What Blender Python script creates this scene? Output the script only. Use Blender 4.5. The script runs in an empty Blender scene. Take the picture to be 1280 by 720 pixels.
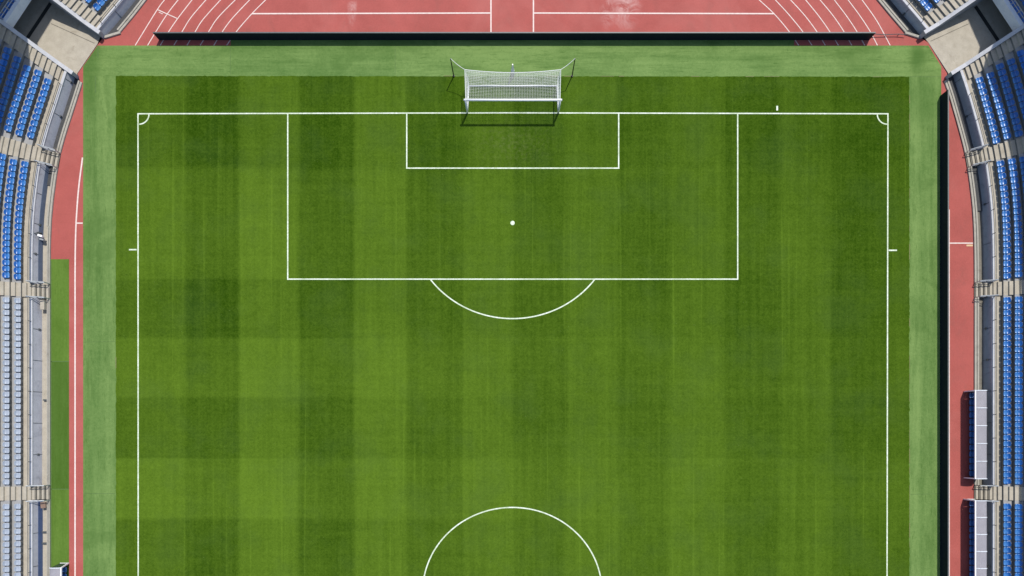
import bpy, bmesh, math, random
from mathutils import Vector, Matrix
random.seed(7)
S = bpy.context.scene
COL = S.collection
H = 62.0            # flying height of the camera, metres
PPM = 14.0          # metres on the ground to survey units


def W(px, py, z=0.0):
    k = (H - z) / H / PPM
    return Vector(((px - 640) * k, (545 - py) * k, z))


# ------------------------------------------------------------------ materials
class NT:
    def __init__(s, name):
        s.m = bpy.data.materials.new(name)
        s.m.use_nodes = True
        s.t = s.m.node_tree
        s.b = s.t.nodes['Principled BSDF']
        s.tc = s.t.nodes.new('ShaderNodeTexCoord')

    def n(s, typ, **kw):
        nd = s.t.nodes.new(typ)
        for k, v in kw.items():
            setattr(nd, k, v)
        return nd

    def l(s, a, b):
        s.t.links.new(a, b)

    def val(s, sock, v):
        if hasattr(v, 'is_output'):
            s.l(v, sock)
        else:
            sock.default_value = v

    def math(s, op, a, b=0.0, c=None, clamp=False):
        nd = s.n('ShaderNodeMath', operation=op, use_clamp=clamp)
        s.val(nd.inputs[0], a)
        s.val(nd.inputs[1], b)
        if c is not None:
            s.val(nd.inputs[2], c)
        return nd.outputs[0]

    def noise(s, scale, detail=4, rough=0.55, stretch=(1, 1, 1), dist=0.0, off=(0, 0, 0)):
        mp = s.n('ShaderNodeMapping')
        mp.inputs['Scale'].default_value = stretch
        mp.inputs['Location'].default_value = off
        s.l(s.tc.outputs['Object'], mp.inputs[0])
        nz = s.n('ShaderNodeTexNoise')
        nz.inputs['Scale'].default_value = scale
        nz.inputs['Detail'].default_value = detail
        nz.inputs['Roughness'].default_value = rough
        nz.inputs['Distortion'].default_value = dist
        s.l(mp.outputs[0], nz.inputs['Vector'])
        return nz.outputs[0]

    def rng(s, v, a, b, c=0.0, d=1.0):
        nd = s.n('ShaderNodeMapRange')
        s.val(nd.inputs[0], v)
        for i, x in enumerate((a, b, c, d)):
            nd.inputs[i + 1].default_value = x
        return nd.outputs[0]

    def mix(s, f, a, b, mode='MIX'):
        nd = s.n('ShaderNodeMix', data_type='RGBA', blend_type=mode)
        s.val(nd.inputs[0], f)
        for i, x in ((6, a), (7, b)):
            if hasattr(x, 'is_output'):
                s.l(x, nd.inputs[i])
            else:
                nd.inputs[i].default_value = (*x[:3], 1)
        return nd.outputs[2]

    def out(s, col, rough=0.8, bump=None, bstr=0.3, bdist=0.02, **kw):
        if hasattr(col, 'is_output'):
            s.l(col, s.b.inputs['Base Color'])
        else:
            s.b.inputs['Base Color'].default_value = (*col[:3], 1)
        s.val(s.b.inputs['Roughness'], rough)
        for k, v in kw.items():
            s.b.inputs[k].default_value = v
        if bump is not None:
            bn = s.n('ShaderNodeBump')
            bn.inputs['Strength'].default_value = bstr
            bn.inputs['Distance'].default_value = bdist
            s.l(bump, bn.inputs['Height'])
            s.l(bn.outputs[0], s.b.inputs['Normal'])
        return s.m


def simple(name, c1, c2, scale=3.0, rough=0.7, fine=30.0, famt=0.25, bstr=0.2, stain=None, **kw):
    t = NT(name)
    a = t.rng(t.noise(scale, 5, 0.6), 0.3, 0.7)
    f = t.noise(fine, 3, 0.6)
    k = t.math('ADD', t.math('MULTIPLY', a, 1 - famt), t.math('MULTIPLY', t.rng(f, 0.3, 0.7), famt))
    c = t.mix(k, c1, c2)
    if stain:
        m = t.rng(t.noise(1.1, 6, 0.7, dist=1.2, off=(3, 7, 1)), 0.56, 0.72)
        c = t.mix(t.math('MULTIPLY', m, 0.8), c, stain)
        m2 = t.rng(t.noise(4.5, 5, 0.75, dist=.8, off=(8, 2, 6)), 0.58, 0.7)
        c = t.mix(t.math('MULTIPLY', m2, 0.5), c, stain)
    return t.out(c, rough, f, bstr, 0.01, **kw)


def step_lookup(t, coord, lo, hi, edges):
    """piecewise constant value along one axis (mowing bands)"""
    r = t.n('ShaderNodeValToRGB')
    cr = r.color_ramp
    cr.interpolation = 'LINEAR'
    els = []
    for i, (x, v) in enumerate(edges):
        u = (x - lo) / (hi - lo)
        if i:
            els.append((u - 0.0016, edges[i - 1][1]))
        els.append((u + 0.0016 if i else 0.0, v))
    cr.elements[0].position = els[0][0]
    cr.elements[0].color = (els[0][1],) * 3 + (1,)
    cr.elements[1].position = els[1][0]
    cr.elements[1].color = (els[1][1],) * 3 + (1,)
    for u, v in els[2:]:
        e = cr.elements.new(min(max(u, 0), 1))
        e.color = (v, v, v, 1)
    t.l(t.rng(coord, lo, hi), r.inputs[0])
    return t.math('MULTIPLY', r.outputs[0], 1.0)


def mat_pitch():
    t = NT('mown_grass')
    sx = t.n('ShaderNodeSeparateXYZ')
    t.l(t.tc.outputs['Object'], sx.inputs[0])
    X, Y = sx.outputs[0], sx.outputs[1]
    wob = t.math('MULTIPLY', t.math('SUBTRACT', t.noise(0.6, 5, 0.7), 0.5), 0.26)
    Xw = t.math('ADD', X, wob)
    Yw = t.math('ADD', Y, wob)
    cols = [(145, .45), (172, .62), (232, .06), (299, .92), (373, .12), (443, .95), (508, .3), (578, .85), (641, .33),
            (707, .8), (773, .38), (837, .78), (905, .3), (975, .66), (1040, .18), (1109, .5)]
    ce = [((p - 640) / PPM, v) for p, v in cols]
    col = step_lookup(t, Xw, -36.0, 36.0, ce)
    rows = [(780, 1), (722, .9), (648, .1), (573, 1), (497, .12), (422, .85), (349, .12), (210, .75), (142, .0), (100, .35)]
    re = [((545 - p) / PPM - (0 if i else 4), v) for i, (p, v) in enumerate(rows)]
    # edges run upward: value k holds from its lower edge to the next
    re = [((545 - 780) / PPM - 4, 1.0), ((545 - 722) / PPM, .1), ((545 - 648) / PPM, 1.0), ((545 - 573) / PPM, .12),
          ((545 - 497) / PPM, .85), ((545 - 422) / PPM, .1), ((545 - 349) / PPM, .75), ((545 - 210) / PPM, .0), ((545 - 142) / PPM, .3)]
    row = step_lookup(t, Yw, -22.0, 34.0, re)
    amp = t.rng(X, -30, 4, 0.30, 0.07)  # row bands fade rightwards: view-dependent sheen put into the colour
    # band value
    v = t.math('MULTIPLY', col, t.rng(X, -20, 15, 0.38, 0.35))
    v = t.math('ADD', v, t.math('MULTIPLY', t.math('SUBTRACT', row, 0.5), amp))
    v = t.math('ADD', v, 0.275)
    # darker towards the far right corner, lighter towards the centre circle
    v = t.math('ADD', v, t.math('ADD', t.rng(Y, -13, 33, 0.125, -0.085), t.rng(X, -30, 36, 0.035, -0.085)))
    # mower passes: fine streaks along both mowing directions
    vs = t.noise(2.2, 3, 0.6, (1.0, 0.025, 1))
    hs = t.noise(2.0, 3, 0.6, (0.03, 1.0, 1), off=(5, 1, 0))
    thin = t.rng(t.noise(3.2, 1, 0.4, (1.0, 0.012, 1), off=(2, 9, 0)), 0.66, 0.74)
    v = t.math('ADD', v, t.math('MULTIPLY', t.math('SUBTRACT', vs, 0.5), 0.45))
    v = t.math('ADD', v, t.math('MULTIPLY', t.math('SUBTRACT', hs, 0.5), 0.24))
    v = t.math('ADD', v, t.math('MULTIPLY', thin, 0.17))
    lo = t.noise(0.09, 4, 0.6)
    v = t.math('ADD', v, t.math('MULTIPLY', t.math('SUBTRACT', lo, 0.5), 0.42))
    md = t.noise(0.9, 5, 0.7, dist=0.6)
    v = t.math('ADD', v, t.math('MULTIPLY', t.math('SUBTRACT', md, 0.5), 0.35))
    g1 = t.noise(5.5, 4, 0.85, off=(1, 2, 3))
    v = t.math('ADD', v, t.math('MULTIPLY', t.math('SUBTRACT', g1, 0.5), 1.12), clamp=True)
    c = t.mix(v, (.018, .047, .002), (.091, .158, .014))
    # cooler, greyer turf in patches
    cool = t.rng(t.noise(0.22, 4, 0.6, off=(9, 4, 0)), 0.48, 0.66)
    c = t.mix(t.math('MULTIPLY', cool, 0.2), c, (.046, .086, .020))
    # worn goal mouth: straw and bare soil, densest in front of the goal
    dx = t.math('MULTIPLY', t.math('SUBTRACT', X, (641 - 640) / PPM), 0.26)
    dy = t.math('MULTIPLY', t.math('SUBTRACT', Y, (545 - 180) / PPM), 0.42)
    d = t.math('SQRT', t.math('ADD', t.math('MULTIPLY', dx, dx), t.math('MULTIPLY', dy, dy)))
    wear = t.math('MULTIPLY', t.rng(d, 0.1, 1.25, 1.0, 0.0), t.rng(t.noise(3.0, 5, 0.75, off=(4, 4, 4)), 0.46, 0.7), clamp=True)
    c = t.mix(t.math('MULTIPLY', wear, 0.45), c, (.125, .146, .05))
    fl = t.rng(t.noise(7.0, 2, 0.6, off=(8, 1, 2)), 0.69, 0.76)
    c = t.mix(t.math('MULTIPLY', fl, 0.35), c, (.135, .18, .06))
    return t.out(c, 0.95, g1, 0.5, 0.03, **{'Specular IOR Level': 0.0})


def mat_turf(name, a, b, dark, turn=None, rolls=None):
    """artificial turf: brushed along its rolls, scuffed and stained"""
    t = NT(name)
    s = t.noise(1.7, 4, 0.65, (1, 0.05, 1))
    mk = t.noise(1.3, 5, 0.7, (1, .16, 1), dist=0.25, off=(6, 2, 1))
    if turn is not None:
        sx = t.n('ShaderNodeSeparateXYZ')
        t.l(t.tc.outputs['Object'], sx.inputs[0])
        k = t.rng(sx.outputs[1], turn - .05, turn + .05)
        s2 = t.noise(1.7, 4, 0.65, (0.05, 1, 1))
        m2 = t.noise(1.3, 5, 0.7, (.12, 1, 1), dist=0.25, off=(2, 6, 1))
        mx = lambda p, q: t.math('ADD', t.math('MULTIPLY', p, t.math('SUBTRACT', 1.0, k)), t.math('MULTIPLY', q, k))
        s, mk = mx(s, s2), mx(mk, m2)
    p = t.noise(0.35, 5, 0.65, off=(3, 3, 0))
    g = t.noise(4.0, 4, 0.8)
    v = t.math('ADD', t.math('MULTIPLY', s, 0.42), t.math('ADD', t.math('MULTIPLY', p, 0.33), t.math('MULTIPLY', g, 0.42)))
    if rolls:
        r0 = step_lookup(t, sx.outputs[0], -40.0, 40.0, [((p - 640) / PPM, q) for p, q in rolls[0]])
        r1 = step_lookup(t, sx.outputs[0], -40.0, 40.0, [((p - 640) / PPM, q) for p, q in rolls[1]])
        v = t.math('ADD', v, t.math('MULTIPLY', t.math('SUBTRACT', mx(r0, r1), 0.5), 0.24))
    c = t.mix(t.rng(v, 0.42, 0.74), a, b)
    c = t.mix(t.math('MULTIPLY', t.rng(mk, 0.50, 0.70), 0.6), c, dark)
    sc = t.rng(t.noise(2.4, 4, 0.7, (1, .3, 1), dist=1.5, off=(1, 8, 2)), 0.62, 0.70)
    c = t.mix(t.math('MULTIPLY', sc, 0.45), c, dark)
    # short dark drag marks along the brushing direction
    d1 = t.noise(6.0, 3, 0.6, (1, .16, 1), off=(4, 7, 5))
    if turn is not None:
        d1 = mx(d1, t.noise(6.0, 3, 0.6, (.14, 1, 1), off=(9, 7, 5)))
    c = t.mix(t.math('MULTIPLY', t.rng(d1, 0.60, 0.70), 0.6), c, dark)
    if rolls:
        for px, py, wx, wy, am in ((1147, 72, .8, 1.5, .7), (1152, 120, 1.6, 3.6, .4), (112, 105, .9, 3.2, .45), (113, 66, 1.3, .8, .45), (610, 92, 5, .5, .3)):
            dx = t.math('MULTIPLY', t.math('SUBTRACT', sx.outputs[0], (px - 640) / PPM), 1 / wx)
            dy = t.math('MULTIPLY', t.math('SUBTRACT', sx.outputs[1], (545 - py) / PPM), 1 / wy)
            dd = t.math('ADD', t.math('SQRT', t.math('ADD', t.math('MULTIPLY', dx, dx), t.math('MULTIPLY', dy, dy))), t.math('MULTIPLY', t.math('SUBTRACT', p, .5), 1.2))
            c = t.mix(t.rng(dd, 0.3, 1.2, am, 0.0), c, dark)
    bl = t.rng(t.noise(0.16, 4, 0.6, dist=.8, off=(7, 5, 2)), 0.54, 0.64)
    c = t.mix(t.math('MULTIPLY', bl, 0.4), c, dark)
    return t.out(c, 0.93, g, 0.4, 0.02, **{'Specular IOR Level': 0.05})


def mat_track():
    t = NT('track_rubber')
    a = t.rng(t.noise(0.35, 6, 0.65), 0.3, 0.7)
    g = t.noise(7, 4, 0.75)
    v = t.math('ADD', t.math('MULTIPLY', a, 0.6), t.math('MULTIPLY', t.rng(g, .3, .7), 0.4))
    c = t.mix(v, (.265, .063, .052), (.385, .094, .079))
    m = t.rng(t.noise(0.5, 6, 0.7, (1, .5, 1), dist=1.3, off=(2, 5, 0)), 0.54, 0.72)
    c = t.mix(t.math('MULTIPLY', m, 0.5), c, (.235, .076, .062))
    sp = t.rng(t.noise(2.6, 4, 0.75, off=(5, 5, 1)), 0.63, 0.72)
    c = t.mix(t.math('MULTIPLY', sp, 0.35), c, (.20, .06, .05))
    gr = t.rng(t.noise(0.12, 5, 0.65, dist=.6, off=(1, 4, 6)), 0.5, 0.68)
    c = t.mix(t.math('MULTIPLY', gr, 0.35), c, (.40, .135, .115))
    # chalky, washed out patches on the D behind the goal
    sx = t.n('ShaderNodeSeparateXYZ')
    t.l(t.tc.outputs['Object'], sx.inputs[0])
    tot = None
    for px, py, wx, wy in ((782, 6, 1.5, 2.4), (440, 4, .45, 2.2), (760, 14, .8, 1.6)):
        dx = t.math('MULTIPLY', t.math('SUBTRACT', sx.outputs[0], (px - 640) / PPM), 1 / wx)
        dy = t.math('MULTIPLY', t.math('SUBTRACT', sx.outputs[1], (545 - py) / PPM), 1 / wy)
        d = t.math('SQRT', t.math('ADD', t.math('MULTIPLY', dx, dx), t.math('MULTIPLY', dy, dy)))
        k = t.rng(d, 0.2, 1.1, 0.8, 0.0)
        tot = k if tot is None else t.math('MAXIMUM', tot, k)
    nz = t.rng(t.noise(0.8, 5, 0.7, dist=0.8), 0.4, 0.62)
    c = t.mix(t.math('MULTIPLY', t.math('MULTIPLY', tot, nz), 0.95, clamp=True), c, (.50, .31, .28))
    return t.out(c, 0.85, g, 0.3, 0.01, **{'Specular IOR Level': 0.25})


def mat_paint():
    t = NT('white_line_paint')
    a = t.rng(t.noise(5, 5, 0.75), 0.25, 0.6)
    wr = t.rng(t.noise(0.7, 5, 0.7, off=(3, 1, 4)), 0.35, 0.6, .45, 1.0)
    c = t.mix(t.math('MULTIPLY', a, wr), (.30, .40, .20), (.72, .76, .68))
    return t.out(c, 0.8)


def mat_seat(name, base, front_tone, dirt, rough):
    """plastic paler along the front of the pan and dusty where rain dries"""
    t = NT(name)
    sx = t.n('ShaderNodeSeparateXYZ')
    t.l(t.tc.outputs['Object'], sx.inputs[0])
    oi = t.n('ShaderNodeObjectInfo')
    k = t.rng(sx.outputs[1], -0.05, 0.30, 1.0, 0.0)
    k = t.math('MULTIPLY', k, t.rng(t.noise(5, 3), 0.25, 0.6))
    k = t.math('MULTIPLY', k, t.rng(oi.outputs['Random'], 0, 1, 0.55, 1.0), clamp=True)
    c = t.mix(k, base, front_tone)
    c = t.mix(t.math('MULTIPLY', t.rng(t.noise(9, 4, .7), .5, .75), .5), c, dirt)
    c = t.mix(t.rng(oi.outputs['Random'], 0, 1, 0.0, 0.35), c, tuple(x * 0.7 for x in base))
    return t.out(c, rough)


M = {}
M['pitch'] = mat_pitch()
M['apron'] = mat_turf('artificial_turf', (.074, .143, .034), (.152, .235, .070), (.055, .115, .024), (545 - 95.5) / PPM,
                      ([(60, .5), (109, .3), (121, .55), (124, .35), (127, .6), (138, .75), (146, .5), (1137, .7), (1142, .9), (1149, .4), (1158, .55), (1162, .35), (1168, .6)],
                       [(60, .2), (124, .75), (210, .6), (289, .3), (372, .42), (494, .85), (560, 1.0), (700, .75), (836, .5), (905, .6), (1010, .8), (1100, .95), (1141, .6), (1155, .9)]))
M['mat_a'] = mat_turf('turf_mat_light', (.066, .130, .017), (.105, .178, .032), (.055, .11, .014))
M['mat_b'] = mat_turf('turf_mat_dark', (.050, .103, .014), (.072, .136, .024), (.042, .088, .010))
M['track'] = mat_track()
M['paint'] = mat_paint()
M['paint_pink'] = simple('track_line_paint', (.55, .40, .36), (.70, .60, .55), 4, .8)
M['riser'] = simple('shaded_riser', (.12, .116, .104), (.18, .172, .155), 2, .9, 14, .4, .3)
M['kerbstone'] = simple('kerb_concrete', (.27, .255, .215), (.37, .345, .29), 1.4, .85, 14, .4, .3, stain=(.19, .175, .14))
M['beige'] = simple('beige_concrete', (.285, .255, .20), (.425, .385, .31), 1.4, .85, 14, .4, .3, stain=(.26, .225, .17))  # the beige is the concrete's own colour
M['grey'] = simple('grey_concrete', (.27, .27, .262), (.37, .365, .35), 1.6, .85, 14, .4, .3, stain=(.19, .18, .165))
M['tread'] = simple('terrace_concrete', (.23, .232, .23), (.33, .33, .325), 1.6, .85, 14, .4, .3, stain=(.15, .145, .13))
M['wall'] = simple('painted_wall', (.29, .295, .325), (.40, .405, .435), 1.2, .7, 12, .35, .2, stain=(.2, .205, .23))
M['wall_dark'] = simple('darker_wall', (.24, .262, .29), (.34, .36, .385), 1.2, .7, 12, .35, .2, stain=(.15, .16, .175))
M['lintel'] = simple('pale_blue_concrete', (.52, .555, .60), (.64, .67, .70), 1.6, .8, 14, .35, .2, stain=(.4, .41, .43))
M['cap'] = simple('pale_coping', (.37, .375, .395), (.48, .485, .50), 2, .7, 14, .3, .2, stain=(.36, .35, .34))
M['moat_dark'] = simple('dark_moat_floor', (.035, .037, .04), (.065, .066, .066), 1.5, .9, 20, .5, .4, stain=(.1, .095, .08))
M['dark_ground'] = simple('dark_brown_concrete', (.115, .105, .085), (.2, .185, .15), 1.5, .9, 14, .4, .4, stain=(.075, .066, .05))
M['slate'] = simple('slate_wall_shade', (.055, .075, .115), (.085, .105, .15), 2, .6)
M['navy'] = simple('navy_paint', (.035, .06, .13), (.055, .085, .17), 2, .6)
M['board'] = simple('black_panel', (.004, .007, .015), (.008, .012, .022), 2, .6, **{'Specular IOR Level': .12})
M['steel'] = simple('galvanised_steel', (.30, .32, .33), (.42, .44, .45), 5, .45, Metallic=.4)
M['steel_dark'] = simple('dark_steel', (.05, .058, .062), (.09, .1, .105), 5, .5)
M['black'] = simple('black_paint', (.008, .01, .01), (.014, .016, .016), 5, .5)
M['white'] = simple('white_enamel', (.72, .72, .72), (.82, .82, .82), 4, .35)
M['net'] = simple('net_cord', (.62, .64, .60), (.74, .75, .71), 4, .8)
M['poly'] = simple('lilac_roof_sheet', (.38, .37, .40), (.47, .46, .49), 1.2, .35, 8, .3, .05)
_m = M['poly']
_t = _m.node_tree
_tr = _t.nodes.new('ShaderNodeBsdfTranslucent')
_tr.inputs[0].default_value = (.62, .60, .62, 1)
_mx = _t.nodes.new('ShaderNodeMixShader')
_mx.inputs[0].default_value = .4
_o = [n for n in _t.nodes if n.type == 'OUTPUT_MATERIAL'][0]
_t.links.new(_t.nodes['Principled BSDF'].outputs[0], _mx.inputs[1])
_t.links.new(_tr.outputs[0], _mx.inputs[2])
_t.links.new(_mx.outputs[0], _o.inputs[0])
M['glass'] = NT('smoked_panel').out((.05, .075, .075), 0.08, **{'Transmission Weight': 0.45, 'IOR': 1.3})
M['clear'] = NT('clear_panel').out((.85, .88, .88), 0.1, **{'Transmission Weight': 0.9, 'IOR': 1.1})
M['blue'] = mat_seat('blue_plastic', (.003, .078, .31), (.12, .33, .62), (.02, .12, .36), 0.28)
M['pale'] = mat_seat('pale_grey_plastic', (.29, .33, .39), (.39, .43, .485), (.23, .26, .31), 0.42)
M['timber'] = simple('brown_board', (.16, .10, .07), (.24, .16, .12), 5, .8)
M['tan'] = simple('tan_paint', (.5, .33, .18), (.6, .42, .25), 5, .8)
M['ground'] = simple('service_yard', (.12, .118, .11), (.18, .175, .165), .3, .95, 6, .4, .3)
M['roofskin'] = simple('grey_roof_sheet', (.3, .31, .32), (.38, .39, .4), .6, .6)


# ------------------------------------------------------------------ helpers
def tag(o, label=None, cat=None, group=None, kind=None):
    if label: o['label'] = label
    if cat: o['category'] = cat
    if group: o['group'] = group
    if kind: o['kind'] = kind
    return o


def empty(name, loc, label, cat, group=None):
    o = bpy.data.objects.new(name, None)
    o.empty_display_size = 0.3
    COL.objects.link(o)
    o.location = loc
    return tag(o, label, cat, group)


def build(name, bm, m, parent=None, smooth=False, normals=True):
    """link a bmesh (given in world coordinates) as ONE object"""
    if normals:
        bmesh.ops.recalc_face_normals(bm, faces=bm.faces)
    me = bpy.data.meshes.new(name)
    bm.to_mesh(me)
    bm.free()
    ms = m if isinstance(m, (list, tuple)) else [m]
    for x in ms:
        me.materials.append(M[x])
    if smooth:
        for p in me.polygons: p.use_smooth = True
    o = bpy.data.objects.new(name, me)
    COL.objects.link(o)
    if parent is not None:
        top = parent
        off = Vector((0, 0, 0))
        while top is not None:
            off += top.location
            top = top.parent
        o.parent = parent
        me.transform(Matrix.Translation(-off))
    return o


def box(bm, c, sx, sy, sz, ax=(1, 0, 0), up=(0, 0, 1), mi=0):
    """box centred at c, sx along ax, sz along up"""
    a = Vector(ax).normalized()
    u = Vector(up).normalized()
    b = u.cross(a).normalized()
    u = a.cross(b)
    c = Vector(c)
    vs = [bm.verts.new(c + a * sx * i * .5 + b * sy * j * .5 + u * sz * k * .5) for i in (-1, 1) for j in (-1, 1) for k in (-1, 1)]
    for q in ((0, 1, 3, 2), (4, 6, 7, 5), (0, 4, 5, 1), (2, 3, 7, 6), (0, 2, 6, 4), (1, 5, 7, 3)):
        f = bm.faces.new([vs[i] for i in q])
        f.material_index = mi


def tube(bm, pts, r, n=6, mi=0):
    pts = [Vector(p) for p in pts]
    rings = []
    for i, p in enumerate(pts):
        d = (pts[min(i + 1, len(pts) - 1)] - pts[max(i - 1, 0)]).normalized()
        ref = Vector((0, 0, 1)) if abs(d.z) < .9 else Vector((1, 0, 0))
        a = d.cross(ref).normalized()
        b = d.cross(a)
        rr = r[i] if isinstance(r, (list, tuple)) else r
        rings.append([bm.verts.new(p + (a * math.cos(t) + b * math.sin(t)) * rr) for t in [2 * math.pi * j / n + math.pi / n for j in range(n)]])
    for i in range(len(rings) - 1):
        for j in range(n):
            f = bm.faces.new((rings[i][j], rings[i][(j + 1) % n], rings[i + 1][(j + 1) % n], rings[i + 1][j]))
            f.material_index = mi
    for rg in (rings[0], rings[-1]):
        f = bm.faces.new(rg)
        f.material_index = mi


def bar(bm, a, b, w, h, up=(0, 0, 1), mi=0):
    a, b = Vector(a), Vector(b)
    box(bm, (a + b) / 2, (b - a).length, w, h, b - a, up, mi)


def polygon(bm, pts, z=None):
    vs = [bm.verts.new(Vector((p[0], p[1], p[2] if z is None else z))) for p in pts]
    f = bm.faces.new(vs)
    if f.normal.z < 0:
        f.normal_flip()
    bmesh.ops.triangulate(bm, faces=[f])


def stroke(bm, pts, w, z):
    """flat painted line"""
    pts = [Vector((p[0], p[1], z)) for p in pts]
    L = []
    for i, p in enumerate(pts):
        d0 = (p - pts[i - 1]).normalized() if i else (pts[1] - p).normalized()
        d1 = (pts[i + 1] - p).normalized() if i < len(pts) - 1 else d0
        d = (d0 + d1).normalized()
        k = 1 / max(.4, d.dot(d0))
        n = Vector((-d.y, d.x, 0)) * w / 2 * k
        L.append((bm.verts.new(p + n), bm.verts.new(p - n)))
    for a, b in zip(L, L[1:]):
        bm.faces.new((a[0], a[1], b[1], b[0]))


def catmull(P, step=0.3):
    out = []
    Q = [2 * P[0] - P[1]] + list(P) + [2 * P[-1] - P[-2]]
    for i in range(1, len(Q) - 2):
        p0, p1, p2, p3 = Q[i - 1:i + 3]
        n = max(1, int((p2 - p1).length / step))
        for j in range(n):
            t = j / n
            out.append(.5 * ((2 * p1) + (p2 - p0) * t + (2 * p0 - 5 * p1 + 4 * p2 - p3) * t * t + (3 * p1 - p0 - 3 * p2 + p3) * t ** 3))
    out.append(P[-1])
    return out


class Curve:
    """line of the kerb of a stand, s from the ramp end; n points away from the pitch"""
    def __init__(c, P, side):
        pts = catmull(P)
        for _ in range(3):
            pts = [pts[0]] + [(pts[i - 1] + pts[i] * 2 + pts[i + 1]) / 4 for i in range(1, len(pts) - 1)] + [pts[-1]]
        c.p = pts
        c.s = [0]
        for a, b in zip(pts, pts[1:]):
            c.s.append(c.s[-1] + (b - a).length)
        c.n = []
        for i in range(len(pts)):
            d = (pts[min(i + 2, len(pts) - 1)] - pts[max(i - 2, 0)]).normalized()
            n = Vector((-d.y, d.x, 0))
            if n.x * side < 0: n = -n
            c.n.append(n)

    def at(c, s):
        s = min(max(s, 0), c.s[-1])
        for i in range(len(c.s) - 1):
            if c.s[i + 1] >= s:
                t = (s - c.s[i]) / (c.s[i + 1] - c.s[i])
                return c.p[i].lerp(c.p[i + 1], t), c.n[i].lerp(c.n[i + 1], t).normalized()

    def near(c, q):
        i = min(range(len(c.p)), key=lambda k: (c.p[k] - q).length)
        return c.s[i]

    def sub(c, a, b):
        ss = [a] + [s for s in c.s if a + .02 < s < b - .02] + [b]
        return [c.at(s) for s in ss]


def sweep(bm, C, prof, closed=True, mi=0):
    R = []
    for p, n in C:
        R.append([bm.verts.new(Vector((p.x, p.y, 0)) + n * o + Vector((0, 0, z))) for o, z in prof])
    m = len(prof)
    for a, b in zip(R, R[1:]):
        for j in range(m if closed else m - 1):
            f = bm.faces.new((a[j], a[(j + 1) % m], b[(j + 1) % m], b[j]))
            f.material_index = mi
    if closed:
        for r in (R[0], R[-1]):
            f = bm.faces.new(r)
            f.material_index = mi


def rect(o0, o1, z0, z1):
    return [(o0, z0), (o1, z0), (o1, z1), (o0, z1)]


def clip(bm, plane):
    if plane is None: return bm
    co, no = plane
    r = bmesh.ops.bisect_plane(bm, geom=bm.verts[:] + bm.edges[:] + bm.faces[:], plane_co=co, plane_no=no, clear_outer=True)
    ed = [e for e in r['geom_cut'] if isinstance(e, bmesh.types.BMEdge) and e.is_valid]
    try:
        bmesh.ops.holes_fill(bm, edges=ed, sides=0)
    except Exception:
        pass
    return bm


# ------------------------------------------------------------------ ground, pitch, track
bm = bmesh.new()
polygon(bm, [(-260, -260), (260, -260), (260, 260), (-260, 260)], -0.75)
tag(build('ground', bm, 'ground'), kind='structure')

RK = [(1166.5, 66), (1173.8, 86), (1181.3, 108), (1185, 118.5), (1190, 136), (1195, 153.5), (1199.8, 171), (1205, 192), (1209, 215), (1212, 237),
      (1214.3, 258), (1216, 285), (1216.8, 320), (1217, 360), (1217, 440), (1217, 520), (1217, 620), (1217, 720), (1217, 830)]
LK = [(117, 66), (110, 86), (102.3, 109), (98.8, 120), (94.3, 134), (90, 147.5), (85.4, 161), (81.3, 175), (76.4, 193), (71.6, 220),
      (67.6, 250), (65.2, 275), (63.8, 307), (63.5, 350), (63.5, 440), (63.5, 520), (63.5, 620), (63.5, 720), (63.5, 830)]
RT = [(1168, 86), (1149, 64), (1130.5, 41.5), (1112.5, 20.5), (1095.5, 0), (1076, -23), (1052, -50), (1022, -80), (985, -108)]
LT = [(112, 88), (131, 66), (151, 41.5), (168.5, 20.5), (184.5, 0), (203, -23), (226, -50), (256, -80), (293, -108)]
GATE = {1: dict(u=W(1150, 49), l=W(1181, 96), ax=W(1197, 20) - W(1150, 49)),
        -1: dict(u=W(130, 49), l=W(99, 95.5), ax=W(88.5, 20) - W(130, 49))}

edgeR = [W(*p) for p in RK[2:]]
edgeL = [W(*p) for p in LK[2:]]
topR = [W(*p) for p in RT[2:]]
topL = [W(*p) for p in LT[2:]]
trk = list(reversed(topL)) + [W(128, 48), W(122, 56), W(97, 92)] + edgeL + list(reversed(edgeR)) + [W(1184, 92), W(1160, 53), W(1152, 48)] + topR
bm = bmesh.new()
polygon(bm, trk, 0.0)
tag(build('running_track', bm, 'track'), kind='structure')

AP = [(104, 830), (104, 83), (122, 57), (288.5, 57), (288.5, 44), (992.5, 44), (992.5, 57), (1160.5, 57), (1176.5, 83), (1176.5, 830)]
bm = bmesh.new()
polygon(bm, [W(*p) for p in AP], 0.010)
tag(build('turf_apron', bm, 'apron'), kind='structure')


def ragged(p0, p1, amp, step=.35):
    n = int((p1 - p0).length / step)
    d = (p1 - p0).normalized()
    nn = Vector((-d.y, d.x, 0))
    return [p0.lerp(p1, i / n) + nn * random.gauss(0, amp) for i in range(n)]


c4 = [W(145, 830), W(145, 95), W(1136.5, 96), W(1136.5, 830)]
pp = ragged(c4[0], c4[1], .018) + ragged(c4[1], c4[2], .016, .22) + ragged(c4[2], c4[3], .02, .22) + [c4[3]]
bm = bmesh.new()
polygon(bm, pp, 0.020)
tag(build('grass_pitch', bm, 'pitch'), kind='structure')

# straw coloured seam round the pitch where the two turfs meet
bm = bmesh.new()
for a, b in ((W(1136.8, 96), W(1136.8, 700)), (W(660, 95.2), W(1136, 96.2)), (W(555, 95.0), W(600, 95.0)), (W(145, 430), W(145, 462))):
    n = max(2, int((b - a).length / 1.6))
    for i in range(n):
        if random.random() < .5:
            p, q = a.lerp(b, i / n), a.lerp(b, (i + random.uniform(.3, .9)) / n)
            stroke(bm, [p, q], random.uniform(.03, .08), 0.024)
M['straw'] = simple('straw', (.10, .125, .035), (.17, .17, .07), 6, .9)
tag(build('turf_seam', bm, 'straw'), kind='structure')

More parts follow.
